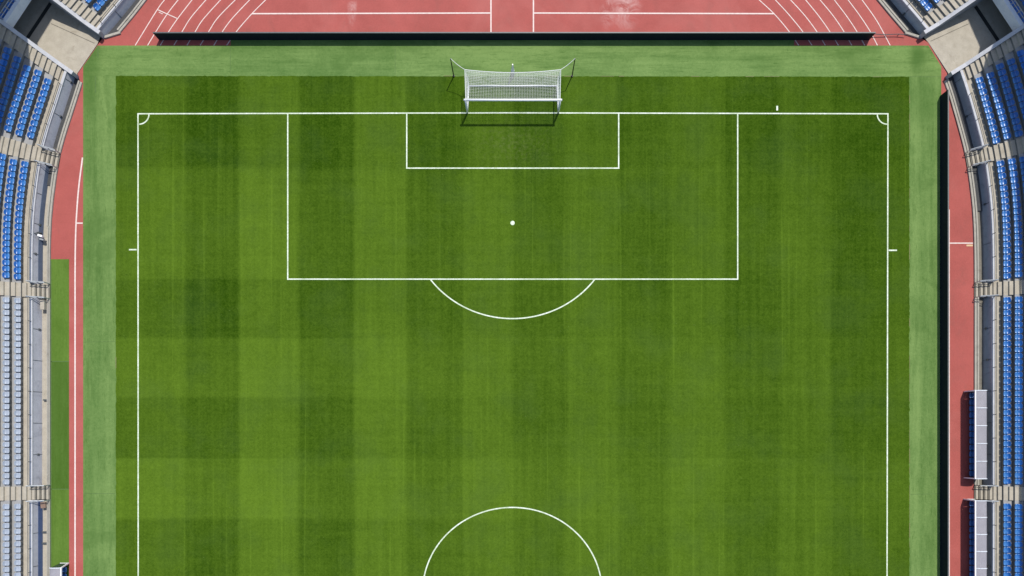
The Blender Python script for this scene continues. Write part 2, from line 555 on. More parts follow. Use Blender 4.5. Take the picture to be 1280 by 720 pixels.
# seams of the artificial turf rolls
bm = bmesh.new()
for a, b, w in (((105, 617), (144, 617), .035), ((122.5, 58), (122.5, 72), .08), ((119.5, 95), (119.5, 116), .05), ((1137.5, 96), (1176, 96), .03), ((105, 427.6), (144, 427), .025),
                ((288, 58), (288, 94), .03), ((494, 58), (494, 94), .03), ((1138, 618), (1175, 617), .025), ((63.5, 451.8), (86.2, 451.8), .06), ((63.5, 611.4), (86.2, 611.4), .06), ((64.2, 326), (64.2, 820), .06)):
    stroke(bm, [W(*a), W(*b)], w, 0.0145)
M['seam'] = simple('dark_seam', (.05, .10, .024), (.085, .15, .04), 4, .9)
tag(build('turf_roll_seam', bm, 'seam'), kind='structure')

for nm, y0, y1, mk in (('turf_mat', 324, 452, 'mat_a'), ('turf_mat', 452, 611.5, 'mat_b'), ('turf_mat', 611.5, 830, 'mat_a')):
    bm = bmesh.new()
    polygon(bm, [W(63.4, y0), W(86.3, y0), W(86.3, y1), W(63.4, y1)], 0.012)
    tag(build(nm, bm, mk), kind='structure')

# ------------------------------------------------------------------ painted lines
LZ = 0.030
lw = .112


def poly(*p): return [W(*q) for q in p]


def arc(cx, cy, a, b, t0, t1, n=64):
    return [W(cx + a * math.cos(math.radians(t0 + (t1 - t0) * i / n)), cy + b * math.sin(math.radians(t0 + (t1 - t0) * i / n))) for i in range(n + 1)]


bm = bmesh.new()
z = [LZ]


def st(pts, w=lw):
    stroke(bm, pts, w, z[0])
    z[0] += 0.0006


st(poly((173.0, 830), (172.7, 142.4), (640, 141.2), (1109.7, 142.4), (1108.4, 830)))
st(poly((359.8, 142.6), (359.8, 349), (922, 349), (922, 142.6)))
st(poly((508.5, 142.3), (508.5, 210.3), (773.3, 210.3), (773.3, 142.3)))
st(arc(640.7, 279, 127, 119.3, math.degrees(math.asin(70.5 / 119.3)), 180 - math.degrees(math.asin(70.5 / 119.3))))
st(arc(640.4, 739.8, 112, 105.6, 0, 360, 128))
st(arc(174, 143, 12.4, 12.4, 1, 89, 16), .11)
st(arc(1108.8, 143, 12.4, 12.4, 91, 179, 16), .11)
st(poly((161.5, 312.2), (171, 312.2)), .13)
st(poly((1110.5, 313), (1121, 313)), .13)
st(poly((971.3, 132.5), (971.3, 138.3)), .16)
vs = [bm.verts.new(p + Vector((0, 0, LZ))) for p in arc(640.7, 278.8, 2.7, 2.7, 0, 350, 20)]
bm.faces.new(vs)
tag(build('pitch_lines', bm, 'paint', normals=False), kind='structure')

bm = bmesh.new()
z = [0.006]
tw = .075


def ext(pts):
    """carry a lane line on behind the frame along its own bend"""
    a, b = Vector(pts[0]), Vector(pts[1])
    d = (a - b).normalized()
    turn = math.copysign(.012, 640 - pts[0][0])
    out = []
    p = a.copy()
    for i in range(14):
        d.rotate(Matrix.Rotation(turn * (1 + i * .1), 2))
        p = p + d * 9
        out.append(tuple(p))
    return list(reversed(out)) + list(pts)


lanes = [[(205.5, 0), (196, 13), (169, 56.8)], [(222.6, 0), (209, 17.6), (195.5, 38.7), (184.5, 56.8)], [(240, 0), (222, 23.4), (211, 39.4), (200.4, 56.8)],
         [(257.3, 0), (238.4, 22.3), (227.8, 39.4), (217.3, 56.8)], [(275.6, 0), (253.6, 24.6), (244.2, 39.4), (233.7, 56.8)], [(294, 0), (272.3, 22.3), (261, 39.4), (250.3, 56.8)],
         [(312, 0), (290, 23.4), (278.2, 39.4), (267.2, 56.8)], [(332, 0), (314.5, 17.6), (296.2, 38.7), (283.3, 56.8)],
         [(949, 0), (967.8, 17.6), (985.4, 38.2), (998.3, 56.8)], [(969.2, 0), (985.4, 17.6), (1002.3, 38.2), (1015, 56.8)], [(988.2, 0), (1005.3, 18.7), (1020, 38.2), (1031.6, 56.8)],
         [(1007, 0), (1023.3, 20), (1036.2, 38.2), (1048, 56.8)], [(1025, 0), (1040.5, 18.7), (1054, 38.2), (1064.6, 56.8)], [(1042.8, 0), (1058, 20), (1070.2, 38.2), (1080.8, 56.8)],
         [(1060, 0), (1074, 18.7), (1086.9, 38.2), (1096.7, 56.8)], [(1077.5, 0), (1095.8, 26), (1112.6, 56.8)]]
for L in lanes:
    P = [Vector((x, y, 0)) for x, y in ext(L)]
    st([W(p.x, p.y) for p in catmull(P, 4)], tw)
st(poly((315, 17.2), (613.7, 16.4)), .12)
st(poly((667, 16.4), (967, 17.2)), .12)
st(poly((613.7, -70), (613.7, 43)), .12)
st(poly((666.8, -70), (666.8, 43)), .12)
st(poly((197, 12.2), (222, 23.4)), .08)
st(poly((198.5, 15.2), (203.5, 17.7)), .06)
st([W(p.x, p.y) for p in catmull([Vector(q + (0,)) for q in ((103.3, 197), (102.3, 205), (100, 222), (98, 240), (96.3, 262), (95, 285), (94.3, 312), (94, 345))], 4)] + [W(94, 830)], .13)
st(poly((95, 279), (103.5, 279)), .12)
st(poly((1186.2, 262), (1186.3, 830)), .12)
st(poly((1187, 304), (1216, 304)), .11)
tag(build('track_lines', bm, 'paint_pink', normals=False), kind='structure')
bm = bmesh.new()
stroke(bm, poly((1208, 306.8), (1215.8, 306.8)), .16, .012)
tag(build('track_mark', bm, 'tan', normals=False), kind='structure')

# ------------------------------------------------------------------ stands
WOFF, PAR, WALK, Z0 = 1.12, 0.24, 2.02, 0.60      # wall line, parapet width, end of walkway, walkway level
RD, RZ = 0.78, 0.31                                # row depth and rise
SW = 0.62                                          # half width of an aisle
NROW = 9


def wall_top(a):
    return max(0.80, 0.98 + 0.385 * (a - 1.9))


def stand(side, P, names, stair_px, gate, upper, label, dark_to):
    C = Curve([W(*p) for p in P], side)
    g = GATE[side]
    ax = g['ax'].normalized()
    perp = Vector((-ax.y, ax.x, 0))
    if perp.y < 0: perp = -perp                    # towards the far stand
    if upper:
        base = g['u'] + perp * 0.32
        plane = (base, -perp)
    else:
        base = g['l'] - perp * 0.32
        plane = (base, perp)
    end = C.s[-1]
    stairs = [C.near(W(*q)) for q in stair_px]
    org = C.at(end * .5)[0] + C.at(end * .5)[1] * 2
    zz_ = Vector((0, 0, 1))
    root = empty('spectator_stand', org, label, 'stand')
    gaps = []
    a = 0.0
    for s in stairs:
        gaps.append((a, s - SW))
        a = s + SW
    gaps.append((a, end))
    whole = C.sub(0, end)
    # terrace: one stepped solid under all rows
    prof = [(WALK, -0.75), (WALK, Z0 + RZ)]
    for k in range(NROW):
        prof += [(WALK + RD * (k + 1), Z0 + RZ * (k + 1)), (WALK + RD * (k + 1), Z0 + RZ * (k + 2))]
    prof[-1] = (prof[-1][0] + 1.2, prof[-1][1])
    prof[-2] = (prof[-2][0], prof[-2][1])
    prof.append((prof[-1][0], -0.75))
    bm = bmesh.new()
    sweep(bm, whole, prof)
    clip(bm, plane)
    for f in bm.faces:
        f.normal_update()
        f.material_index = 1 if abs(f.normal.z) < .5 else 0  # upright faces darker: riser shade put into the colour
    build('terrace', bm, ['tread', 'riser'], root)
    # walkway slab
    bm = bmesh.new()
    sweep(bm, whole, rect(WOFF + PAR + .002, WALK - .002, -0.7, Z0))
    build('walkway', clip(bm, plane), 'beige', root)
    # aisles: pale steps up the terrace
    for s in stairs:
        bm = bmesh.new()
        seg = C.sub(s - SW + .02, s + SW - .02)
        for k in range(NROW):
            o = WALK + RD * k
            zz = Z0 + RZ * k
            sweep(bm, seg, rect(o - .36, o - .003, zz - .2, zz + RZ * .5))
            sweep(bm, seg, rect(o + .004, o + RD - .364, zz + RZ - .05, zz + RZ + .008))
        build('aisle_step', bm, 'beige', root)
    # gangway beside the ramp wall
    bm = bmesh.new()
    for k in range(NROW):
        o = WALK + RD * k
        zz = Z0 + RZ * k
        sweep(bm, whole, rect(o + .004, o + RD - .364, zz + RZ - .05, zz + RZ + .008))
        sweep(bm, whole, rect(o - .36, o - .003, zz - .2, zz + RZ * .5))
    clip(bm, plane)
    clip(bm, (base - plane[1] * 1.05, -plane[1]))
    build('aisle_step', bm, 'beige', root)
    # moat floor, kerb, wall, parapet, railing
    kerb_from = 0
    if upper:
        kerb_from = C.near(W(1130.5, 41.5) if side > 0 else W(151, 41.5))
    bat = .28 if side < 0 else .13
    fl = [('moat_dark', 0, dark_to, -0.08)]  # darker floor along the corner stretch
    fl.append(('dark_ground' if side > 0 else 'beige', dark_to, end, -0.16 if side < 0 else -0.22))  # right floor darker than left: wall shadow put into the colour
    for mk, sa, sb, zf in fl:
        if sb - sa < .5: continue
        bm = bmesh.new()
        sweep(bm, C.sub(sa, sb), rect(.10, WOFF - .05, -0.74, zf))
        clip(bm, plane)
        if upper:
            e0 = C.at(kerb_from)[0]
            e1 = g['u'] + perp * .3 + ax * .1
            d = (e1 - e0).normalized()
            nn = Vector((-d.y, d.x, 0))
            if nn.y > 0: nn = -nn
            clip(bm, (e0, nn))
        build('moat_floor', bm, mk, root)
    kg = [(max(kerb_from, 0), gaps[0][1])] + gaps[1:]
    if side < 0 and not upper:
        cut = C.near(W(64.5, 285))
        kg = [q for a, b in kg for q in ([(a, cut), (cut, b)] if a < cut < b else [(a, b)])]
    for a, b in kg:
        bm = bmesh.new()
        narrow = side < 0 and not upper and a > cut - .1
        if narrow:
            sweep(bm, C.sub(a, b), rect(.02, .13, -0.72, .13))
            sweep(bm, C.sub(a, b), rect(.13, .16, -0.72, .06))
            sweep(bm, C.sub(a, b), rect(.16, .25, -0.72, .17))
        else:
            sweep(bm, C.sub(a, b), rect(.02, .20, -0.72, .13))
            sweep(bm, C.sub(a, b), rect(.20, .235, -0.72, .06))
            sweep(bm, C.sub(a, b), rect(.235, .38, -0.72, .17))
        clip(bm, plane)
        build('kerb', bm, 'kerbstone', root)
    if upper:
        bm = bmesh.new()
        e0 = C.at(kerb_from)[0]
        e1 = g['u'] + perp * .16 - ax * .02
        off = Vector((0, 0, 0))
        bar(bm, e0 + Vector((0, 0, -.25)), e1 + Vector((0, 0, -.25)), .2, .82)
        build('end_kerb', bm, 'kerbstone', root)
    for i, (a, b) in enumerate(gaps):
        mid = (a + b) / 2
        mk = 'wall' if side < 0 else 'wall_dark'  # right wall darker: its shaded face put into the colour
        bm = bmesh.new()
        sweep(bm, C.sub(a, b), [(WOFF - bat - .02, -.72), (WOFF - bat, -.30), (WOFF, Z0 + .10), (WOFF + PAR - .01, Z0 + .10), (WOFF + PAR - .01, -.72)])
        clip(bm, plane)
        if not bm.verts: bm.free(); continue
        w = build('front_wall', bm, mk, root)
        if side < 0 and not upper and i in (1, 3):
            bm = bmesh.new()
            sweep(bm, C.sub(a + .05, b - .05), [(WOFF - .30, -.16), (WOFF - .26, -.16), (WOFF - .11, .22), (WOFF - .16, .22)])
            build('lower_band', bm, 'slate' if i == 1 else 'navy', w)  # slate: wall foot's shade put into the colour; navy: strip panel
        bm = bmesh.new()
        sweep(bm, C.sub(a, b), rect(WOFF - .02, WOFF + (PAR + .03 if side < 0 and mid > dark_to else PAR - .03), Z0 + .103, Z0 + .20))
        clip(bm, plane)
        build('parapet', bm, 'cap', w)
        # railing on the parapet
        bm = bmesh.new()
        n = max(2, int((b - a) / 1.9))
        rail = []
        for j in range(n + 1):
            p, nn = C.at(a + .1 + (b - a - .2) * j / n)
            q = p + nn * (WOFF + .08)
            if (q - plane[0]).dot(plane[1]) > -.1: continue
            tube(bm, [q + Vector((0, 0, Z0 + .2)), q + Vector((0, 0, Z0 + .62))], .028, 5)
            rail.append(j)
        if rail:
            lo = a + .1 + (b - a - .2) * rail[0] / n
            hi = a + .1 + (b - a - .2) * rail[-1] / n
            for zz in (.42, .62):
                tube(bm, [p + nn * (WOFF + .08) + Vector((0, 0, Z0 + zz)) for p, nn in C.sub(lo, hi)], .024, 5)
            build('railing', bm, 'steel_dark', root)
        else:
            bm.free()
        # joints of the wall panels and the odd fitting on them
        n = max(1, int((b - a) / 2.6))
        for j in range(1, n):
            p, nn = C.at(a + (b - a) * j / n)
            if (p + nn - plane[0]).dot(plane[1]) > -.4: continue
            bm = bmesh.new()
            bar(bm, p + nn * (WOFF - bat + .018) - zz_ * .25, p + nn * (WOFF - .012) + zz_ * .68, .03, .05, nn)
            build('panel_joint', bm, 'steel_dark', w)
            if random.random() < .6:
                bm = bmesh.new()
                tt = random.uniform(.3, .8)
                box(bm, p + nn * (WOFF - bat - .03 + (bat - .01) * tt) + zz_ * (-.25 + .93 * tt), .1, .16, .2, nn)
                build('junction_box', bm, 'steel_dark', w)
    # steps over the moat, each with two handrails
    for s in stairs:
        seg = C.sub(s - SW + .03, s + SW - .03)
        bm = bmesh.new()
        hs = [(.0, .33, .13), (.33, .66, .25), (.66, .98, .37), (.98, WOFF + PAR, .49)]
        for o0, o1, zz in hs:
            sweep(bm, seg, rect(o0 + .03, o1 - .002, -0.72, zz - .05), mi=1)
            sweep(bm, seg, rect(o0 + .13, o1 - .004, zz - .049, zz))
        stp = build('moat_stair', bm, ['beige', 'dark_ground'], root)
        for sg in (-1, 1):
            p, nn = C.at(s + sg * (SW + .05))
            bm = bmesh.new()
            z_ = lambda o: .12 + .5 * o
            tube(bm, [p + nn * .05 + Vector((0, 0, .0)), p + nn * .05 + Vector((0, 0, .85)), p + nn * 1.3 + Vector((0, 0, 1.32)), p + nn * 1.3 + Vector((0, 0, Z0))], .045, 6)
            tube(bm, [p + nn * .05 + Vector((0, 0, .45)), p + nn * 1.3 + Vector((0, 0, .95))], .026, 5)
            tube(bm, [p + nn * .65 + Vector((0, 0, .2)), p + nn * .65 + Vector((0, 0, 1.08))], .03, 5)
            build('handrail', bm, 'steel', stp)
    return dict(C=C, root=root, stairs=stairs, plane=plane, end=end, side=side, upper=upper)


ST = {}
ST['R'] = stand(1, RK, None, [(1207.2, 202.5), (1217, 364.5), (1217, 615.5)], True, False,
                'long curved concrete stand of blue seats behind the two white roofed dugouts', 14.6)
ST['L'] = stand(-1, LK, None, [(74.2, 203), (63.5, 364.5), (63.5, 615)], True, False,
                'long curved concrete stand with blue and pale grey seats behind the green turf mats', 12.4)
ST['RT'] = stand(1, RT, None, [], True, True, 'cut off corner stand above the ramp, beside the end of the dark rope', 40)
ST['LT'] = stand(-1, LT, None, [], True, True, 'cut off corner stand above the ramp, beside the track mark with a short cross line', 40)

# ------------------------------------------------------------------ tunnel ramps
for side in (1, -1):
    g = GATE[side]
    ax = g['ax'].normalized()
    perp = Vector((-ax.y, ax.x, 0))
    if perp.y < 0: perp = -perp
    lab = ('sloping beige tunnel ramp in the corner next to the stand with the dugouts' if side > 0
           else 'sloping beige tunnel ramp in the corner next to the stand with pale grey seats')
    root = empty('tunnel_ramp', (g['u'] + g['l']) / 2, lab, 'ramp')
    U0, L0 = g['u'], g['l']
    f0, f1 = (W(1160, 52.5), W(1186, 92.5)) if side > 0 else (W(121.5, 55.5), W(96.5, 92))
    La = L0 + ax * ((f1 - L0).dot(ax))
    zz = Vector((0, 0, 1))
    far = 16.0
    bm = bmesh.new()
    polygon(bm, [f0, U0 + ax * .4, U0 + ax * far, L0 + ax * far, L0 + ax * .2, f1], -0.004)
    floor = build('floor', bm, 'beige', root)
    bm = bmesh.new()
    d = (f1 - f0).normalized()
    q = f0 + ax * .22 + Vector((0, 0, .006))
    bar(bm, f0 + ax * .12 + Vector((0, 0, -.04)), f1 + ax * .12 + Vector((0, 0, -.04)), .24, .1)
    build('threshold', bm, 'beige', floor)
    bm = bmesh.new()
    bar(bm, U0 + ax * 5.75 - perp * .1 + zz * .003, L0 + ax * 5.75 + perp * .05 + zz * .003, .3, .02)
    build('drain', bm, 'black', floor)
    bm = bmesh.new()
    ca, cb = (W(1163, 51.6), W(1211, 29.6)) if side > 0 else (W(118, 54), W(64, 29.5))
    bar(bm, ca + zz * .003, cb + zz * .003, .05, .02)
    build('channel', bm, 'dark_ground', floor)
    # side walls rise with the terraces
    for w0, sg in ((U0, 1), (L0, -1)):
        bm = bmesh.new()
        a0, a1 = 0.0, far
        p = [w0 + ax * a0, w0 + ax * 1.45, w0 + ax * a1]
        th = perp * .30 * sg
        ring = []
        prof = [(0.0, -.7), (0.0, wall_top(0)), (1.45, wall_top(1.45)), (far, wall_top(far)), (far, -.7)]
        fa = [bm.verts.new(w0 + ax * a + zz * h) for a, h in prof]
        fb = [bm.verts.new(w0 + ax * a + zz * h + th) for a, h in prof]
        bm.faces.new(fa)
        bm.faces.new(list(reversed(fb)))
        for i in range(5):
            j = (i + 1) % 5
            bm.faces.new((fa[i], fa[j], fb[j], fb[i]))
        wl = build('side_wall', bm, 'wall_dark', root)
        bm = bmesh.new()
        pts = [(-.04, wall_top(0)), (1.45, wall_top(1.45)), (far, wall_top(far))]
        for (a, h), (b, k) in zip(pts, pts[1:]):
            bar(bm, w0 + ax * a + zz * (h + .05) + th * .5, w0 + ax * b + zz * (k + .05) + th * .5, .33, .09)
        build('coping', bm, 'cap', wl)
    # lintel beam and the terrace carried over the tunnel
    aL = 5.75
    hL = wall_top(aL) + .05
    bm = bmesh.new()
    bar(bm, U0 + ax * (aL + .17) + zz * (hL - .38), L0 + ax * (aL + .17) + zz * (hL - .38), .34, .86)
    build('lintel', bm, 'lintel', root)
    bm = bmesh.new()
    for k in range(9):
        a = aL + .345 + .8 * k
        bar(bm, U0 + ax * (a + .4) + zz * (hL - .55 + .31 * k), L0 + ax * (a + .4) + zz * (hL - .55 + .31 * k), .8, .5)
    build('upper_terrace', bm, 'tread', root)
    bm = bmesh.new()
    A, B = U0 + ax * (aL + .3) - perp * .1, L0 + ax * (aL + .3) + perp * .1
    n = 5
    for i in range(n):
        q = A.lerp(B, i / (n - 1))
        tube(bm, [q + zz * (hL + .04), q + zz * (hL + .6)], .03, 5)
    for h in (.35, .6):
        tube(bm, [A + zz * (hL + h), B + zz * (hL + h)], .028, 5)
    build('railing', bm, 'steel', root)
    g.update(aL=aL, hL=hL, axn=ax, perp=perp)

# ------------------------------------------------------------------ seats
ORD = ['first', 'second', 'third', 'fourth', 'fifth', 'sixth', 'seventh', 'eighth', 'ninth', 'tenth', 'eleventh', 'twelfth', 'thirteenth',
       'fourteenth', 'fifteenth', 'sixteenth', 'seventeenth', 'eighteenth', 'nineteenth', 'twentieth']
ORD += ['twenty-' + x for x in ORD[:9]] + ['thirtieth'] + ['thirty-' + x for x in ORD[:9]]
ROW = ['front', 'second', 'third', 'fourth', 'fifth', 'sixth', 'seventh', 'eighth', 'ninth']


def seat_mesh(name, m, wide, pale):
    """bucket seat, +y is the back; origin on the concrete under the front edge"""
    bm = bmesh.new()
    prof = [(-.10, .09), (-.095, .14), (-.05, .168), (.05, .150), (.15, .140), (.24, .155), (.29, .20), (.325, .26), (.35, .315), (.365, .325)]
    nx = 6
    g = []
    for i, (y, z_) in enumerate(prof):
        row = []
        for j in range(nx + 1):
            u = j / nx * 2 - 1
            w = wide / 2
            if i >= 8: w *= .93
            if i <= 1: w *= .95
            curl = (abs(u) ** 3) * (.035 if i < 6 else .0)
            wrap = (u * u) * (.05 if i >= 6 else .0)
            rnd = (abs(u) ** 4) * (.05 if i >= 8 else 0)
            row.append(bm.verts.new((u * w, y - wrap + (.02 * u * u if i < 2 else 0), z_ + curl - rnd)))
        g.append(row)
    fs = []
    for a, b in zip(g, g[1:]):
        for j in range(nx):
            fs.append(bm.faces.new((a[j], a[j + 1], b[j + 1], b[j])))
    bmesh.ops.recalc_face_normals(bm, faces=bm.faces)
    bmesh.ops.solidify(bm, geom=fs, thickness=.016)
    for sx in (-.15, .15):
        box(bm, (sx, .13, .065), .05, .2, .13)
    bmesh.ops.recalc_face_normals(bm, faces=bm.faces)
    me = bpy.data.meshes.new(name)
    bm.to_mesh(me)
    bm.free()
    me.materials.append(M[m])
    for p in me.polygons: p.use_smooth = True
    return me


ME_B = seat_mesh('blue_seat', 'blue', .495, False)
ME_P = seat_mesh('pale_seat', 'pale', .455, True)


def proj(p):
    k = H / (H - p.z) * PPM
    return 640 + p.x * k, 545 - p.y * k


cand = []          # (position, back direction, kind, label, group, priority)
PITCHW = .548


def seat_run(C, s0, s1, o, zrow, first_plane=None, margin=1.12):
    """positions along one row between two aisles"""
    seg = C.sub(s0, s1)
    pts = [(p + n * o, n) for p, n in seg]
    if first_plane:
        co, no = first_plane
        pts = [q for q in pts if (q[0] - co).dot(no) < -margin]
    if len(pts) < 2: return []
    acc = [0]
    for a, b in zip(pts, pts[1:]): acc.append(acc[-1] + (b[0] - a[0]).length)
    n = int(acc[-1] / PITCHW)
    lead = .06 if first_plane else (acc[-1] - n * PITCHW) / 2
    out = []
    i = 0
    for k in range(n):
        d = lead + PITCHW * (k + .5)
        if d > acc[-1]: break
        while acc[i + 1] < d: i += 1
        t = (d - acc[i]) / (acc[i + 1] - acc[i])
        q = pts[i][0].lerp(pts[i + 1][0], t)
        out.append((Vector((q.x, q.y, zrow)), pts[i][1].lerp(pts[i + 1][1], t).normalized()))
    return out


for key in ('L', 'R', 'LT', 'RT'):
    D = ST[key]
    C = D['C']
    b = [0.0] + D['stairs'] + [D['end']]
    for i in range(len(b) - 1):
        for k in range(NROW):
            o = WALK + RD * k + .02
            zz = Z0 + RZ * (k + 1)
            s0, s1 = b[i], b[i + 1]
            fp = D['plane'] if i == 0 else None
            if i > 0: s0 += SW + .03
            if i < len(b) - 2: s1 -= SW + .03
            run = seat_run(C, s0, s1, o, zz, fp)
            # count from the aisle or ramp end
            for j, (p, n) in enumerate(run):
                px, py = proj(p)
                if not (-14 < px < 1294 and -10 < py < 732): continue
                pale = key == 'L' and i >= 2
                fam = 'pale grey' if pale else 'blue'
                if D['upper']:
                    where = 'from the ramp, ' + ROW[k] + ' row of the ' + ('right corner stand' if key == 'RT' else 'left corner stand')
                    grp = 'blue seats of the cut off corner stands'
                else:
                    stn = 'right stand' if key == 'R' else 'left stand'
                    frm = ['from the corner ramp', 'below the curved steps', 'below the middle steps', 'below the lowest steps'][i]
                    where = frm + ', ' + ROW[k] + ' row of the ' + stn
                    grp = ('pale grey seats of the left stand' if pale else 'blue seats of the ' + stn)
                lab = ORD[j] + ' ' + fam + ' seat ' + where
                q = p + n * .2
                qx, qy = proj(q + Vector((0, 0, .2)))
                inside = min(qx, 1280 - qx, qy, 720 - qy)
                cand.append((p, n, pale, lab, grp, min(inside, 12) - 8 * k, px, py))

# a few rows above the tunnels
for side in (1, -1):
    g = GATE[side]
    for k in range(3):
        a = g['aL'] + .42 + .8 * k
        U, L = g['u'] + g['axn'] * a, g['l'] + g['axn'] * a
        n = int((U - L).length / PITCHW)
        for j in range(n):
            p = L.lerp(U, (j + .5) / n)
            p.z = g['hL'] - .30 + .31 * k
            px, py = proj(p)
            if -14 < px < 1294 and -14 < py < 740:
                cand.append((p, g['axn'], False, '', '', -99, px, py))

blue = [c for c in cand if not c[2]]
pale = [c for c in cand if c[2]]
blue.sort(key=lambda c: -c[5])
solo = [c for c in blue if c[3]][:300]
ids = {id(c) for c in solo}
rest = [c for c in blue if id(c) not in ids]
tmplB = bpy.data.objects.new('blue_stadium_seat', ME_B)
tmplP = bpy.data.objects.new('pale_grey_stadium_seat', ME_P)
used = set()
for c in solo + pale:
    src = tmplP if c[2] else tmplB
    o = src if src not in used else src.copy()
    used.add(src)
    COL.objects.link(o)
    o.location = c[0]
    o.scale = (1, 1.0 if c[2] else (1.17 if c[0].x > 0 else 1.10), 1)
    o.rotation_euler = (0, 0, math.atan2(-c[1].x, c[1].y) + random.gauss(0, .025))
    tag(o, c[3], 'seat', c[4])
# the remaining seats in the upper rows and at the edges, one even blue
bm = bmesh.new()
for c in rest:
    t = bmesh.new()
    t.from_mesh(ME_B)
    ang = math.atan2(-c[1].x, c[1].y)
    t.transform(Matrix.Translation(c[0]) @ Matrix.Rotation(ang, 4, 'Z'))
    tm = bpy.data.meshes.new('tmp')
    t.to_mesh(tm)
    t.free()
    bm.from_mesh(tm)
    bpy.data.meshes.remove(tm)
M['blue_far'] = simple('blue_plastic_merged', (.005, .10, .38), (.015, .13, .44), 4, .3)
o = build('blue_seats', bm, 'blue_far', smooth=True, normals=False)
tag(o, 'remaining blue seats in the upper rows and at the picture edges', 'seats', None, 'stuff')

# ------------------------------------------------------------------ goal
gb = [W(584.3, 141.2), W(697.9, 141.2)]
hb = 2.40
bk = 2.36
bkw = [W(586.2, 107.8), W(696.2, 107.8)]
tc = [W(581.0, 87.0, hb), W(701.0, 87.0, hb)]
root = empty('football_goal', (gb[0] + gb[1]) / 2, 'white football goal with a boxed white net on the goal line', 'goal')
zz = Vector((0, 0, 1))
for i in (0, 1):
    bm = bmesh.new()
    tube(bm, [gb[i], gb[i] + zz * (hb + .08)], .085, 14)
    build('goal_post', bm, 'white', root, True)
bm = bmesh.new()
e = Vector((.16, 0, 0))
tube(bm, [gb[0] + zz * hb - e, gb[1] + zz * hb + e], .098, 14)
build('crossbar', bm, 'white', root, True)
bm = bmesh.new()
for i in (0, 1):
    tube(bm, [gb[i] + zz * .07, bkw[i] + zz * .07], .06, 8)
tube(bm, [bkw[0] + zz * .072, bkw[1] + zz * .072], .062, 8)
build('ground_frame', bm, 'white', root, True)
bm = bmesh.new()
cr = .0066


def netpt(u, v):
    """top panel u along the bar, v from the bar back"""
    f = gb[0].lerp(gb[1], u) + zz * (hb - .02)
    b_ = tc[0].lerp(tc[1], u)
    s = 4 * u * (1 - u)
    b_ = b_ + Vector((0, -.20, -.0)) * s - zz * .10 * s
    p = f.lerp(b_, v)
    return p - zz * (.16 * 4 * v * (1 - v) * (.4 + .6 * s))


def backpt(u, v):
    t_ = netpt(u, 1)
    b_ = bkw[0].lerp(bkw[1], u) + zz * .07
    p = t_.lerp(b_, v)
    return p + Vector((0, .10, 0)) * math.sin(math.pi * v)


def sidept(i, u, v):
    t_ = netpt(float(i), u)
    b_ = gb[i].lerp(bkw[i], u) + zz * .05
    return t_.lerp(b_, v) + Vector((.09 * (1 if i == 0 else -1), 0, 0)) * math.sin(math.pi * v)


NU = 58
for k in range(NU + 1):
    tube(bm, [netpt(k / NU, v / 6) for v in range(7)] + [backpt(k / NU, v / 6) for v in range(1, 7)], cr, 4)
for k in range(1, 20):
    tube(bm, [netpt(u / 16, k / 19) for u in range(17)], cr, 4)
for k in range(1, 20):
    tube(bm, [backpt(u / 16, k / 19) for u in range(17)], cr, 4)
for i in (0, 1):
    for k in range(1, 20):
        tube(bm, [sidept(i, k / 19, v / 6) for v in range(7)], cr, 4)
    for k in range(1, 18):
        tube(bm, [sidept(i, v / 6, k / 18) for v in range(7)], cr, 4)
net = build('net', bm, 'net', root)
bm = bmesh.new()
tube(bm, [netpt(u / 24, 1) for u in range(25)], .03, 5)
for i in (0, 1):
    tube(bm, [netpt(float(i), v / 8) for v in range(9)], .022, 5)
build('net_edge_rope', bm, 'net', net)
hp = 2.88
poles = []
for i, (px, py, tx, ty, lab) in enumerate(((567.2, 95.5, 563.2, 73.2, 'thin dark net pole on the left behind the goal'), (715.0, 95.5, 718.8, 73.2, 'thin dark net pole on the right behind the goal'))):
    b_ = W(px, py)
    t_ = W(tx, ty, hp)
    r = empty('net_pole', b_, lab, 'net pole', 'poles holding the goal net')
    bm = bmesh.new()
    tube(bm, [b_, t_], [.05, .042], 8)
    build('pole', bm, 'black', r)
    bm = bmesh.new()
    tube(bm, [b_ + zz * .0, b_ + zz * .12], .1, 8)
    build('base_socket', bm, 'black', r)
    bm = bmesh.new()
    c_ = netpt(float(i), 1)
    tube(bm, [t_.lerp(c_, k / 6) - zz * (.12 * math.sin(math.pi * k / 6)) for k in range(7)], .022, 5)
    build('tension_rope', bm, 'net', net)
# little white post behind the net
b_ = W(640.8, 94)
r = empty('equipment_post', b_, 'small white equipment post standing behind the middle of the goal net', 'equipment')
bm = bmesh.new()
box(bm, b_ + zz * .34, .27, .26, .62)
build('cabinet', bm, 'steel', r)
bm = bmesh.new()
tube(bm, [b_ + zz * .65, b_ + zz * .82, b_ + zz * .95, b_ + zz * 1.0], [.17, .16, .10, .06], 10)
build('hood', bm, 'white', r, True)
bm = bmesh.new()
tube(bm, [b_ + zz * .98, b_ + zz * 1.5, b_ + zz * 1.8], [.13, .09, .055], 8)
build('mast', bm, 'white', r)
bm = bmesh.new()
for k in range(3):
    t_ = 2 * math.pi * k / 3 + .5
    tube(bm, [b_ + zz * .15, b_ + Vector((.26 * math.cos(t_), .26 * math.sin(t_), .02))], .03, 5)
build('foot', bm, 'black', r)

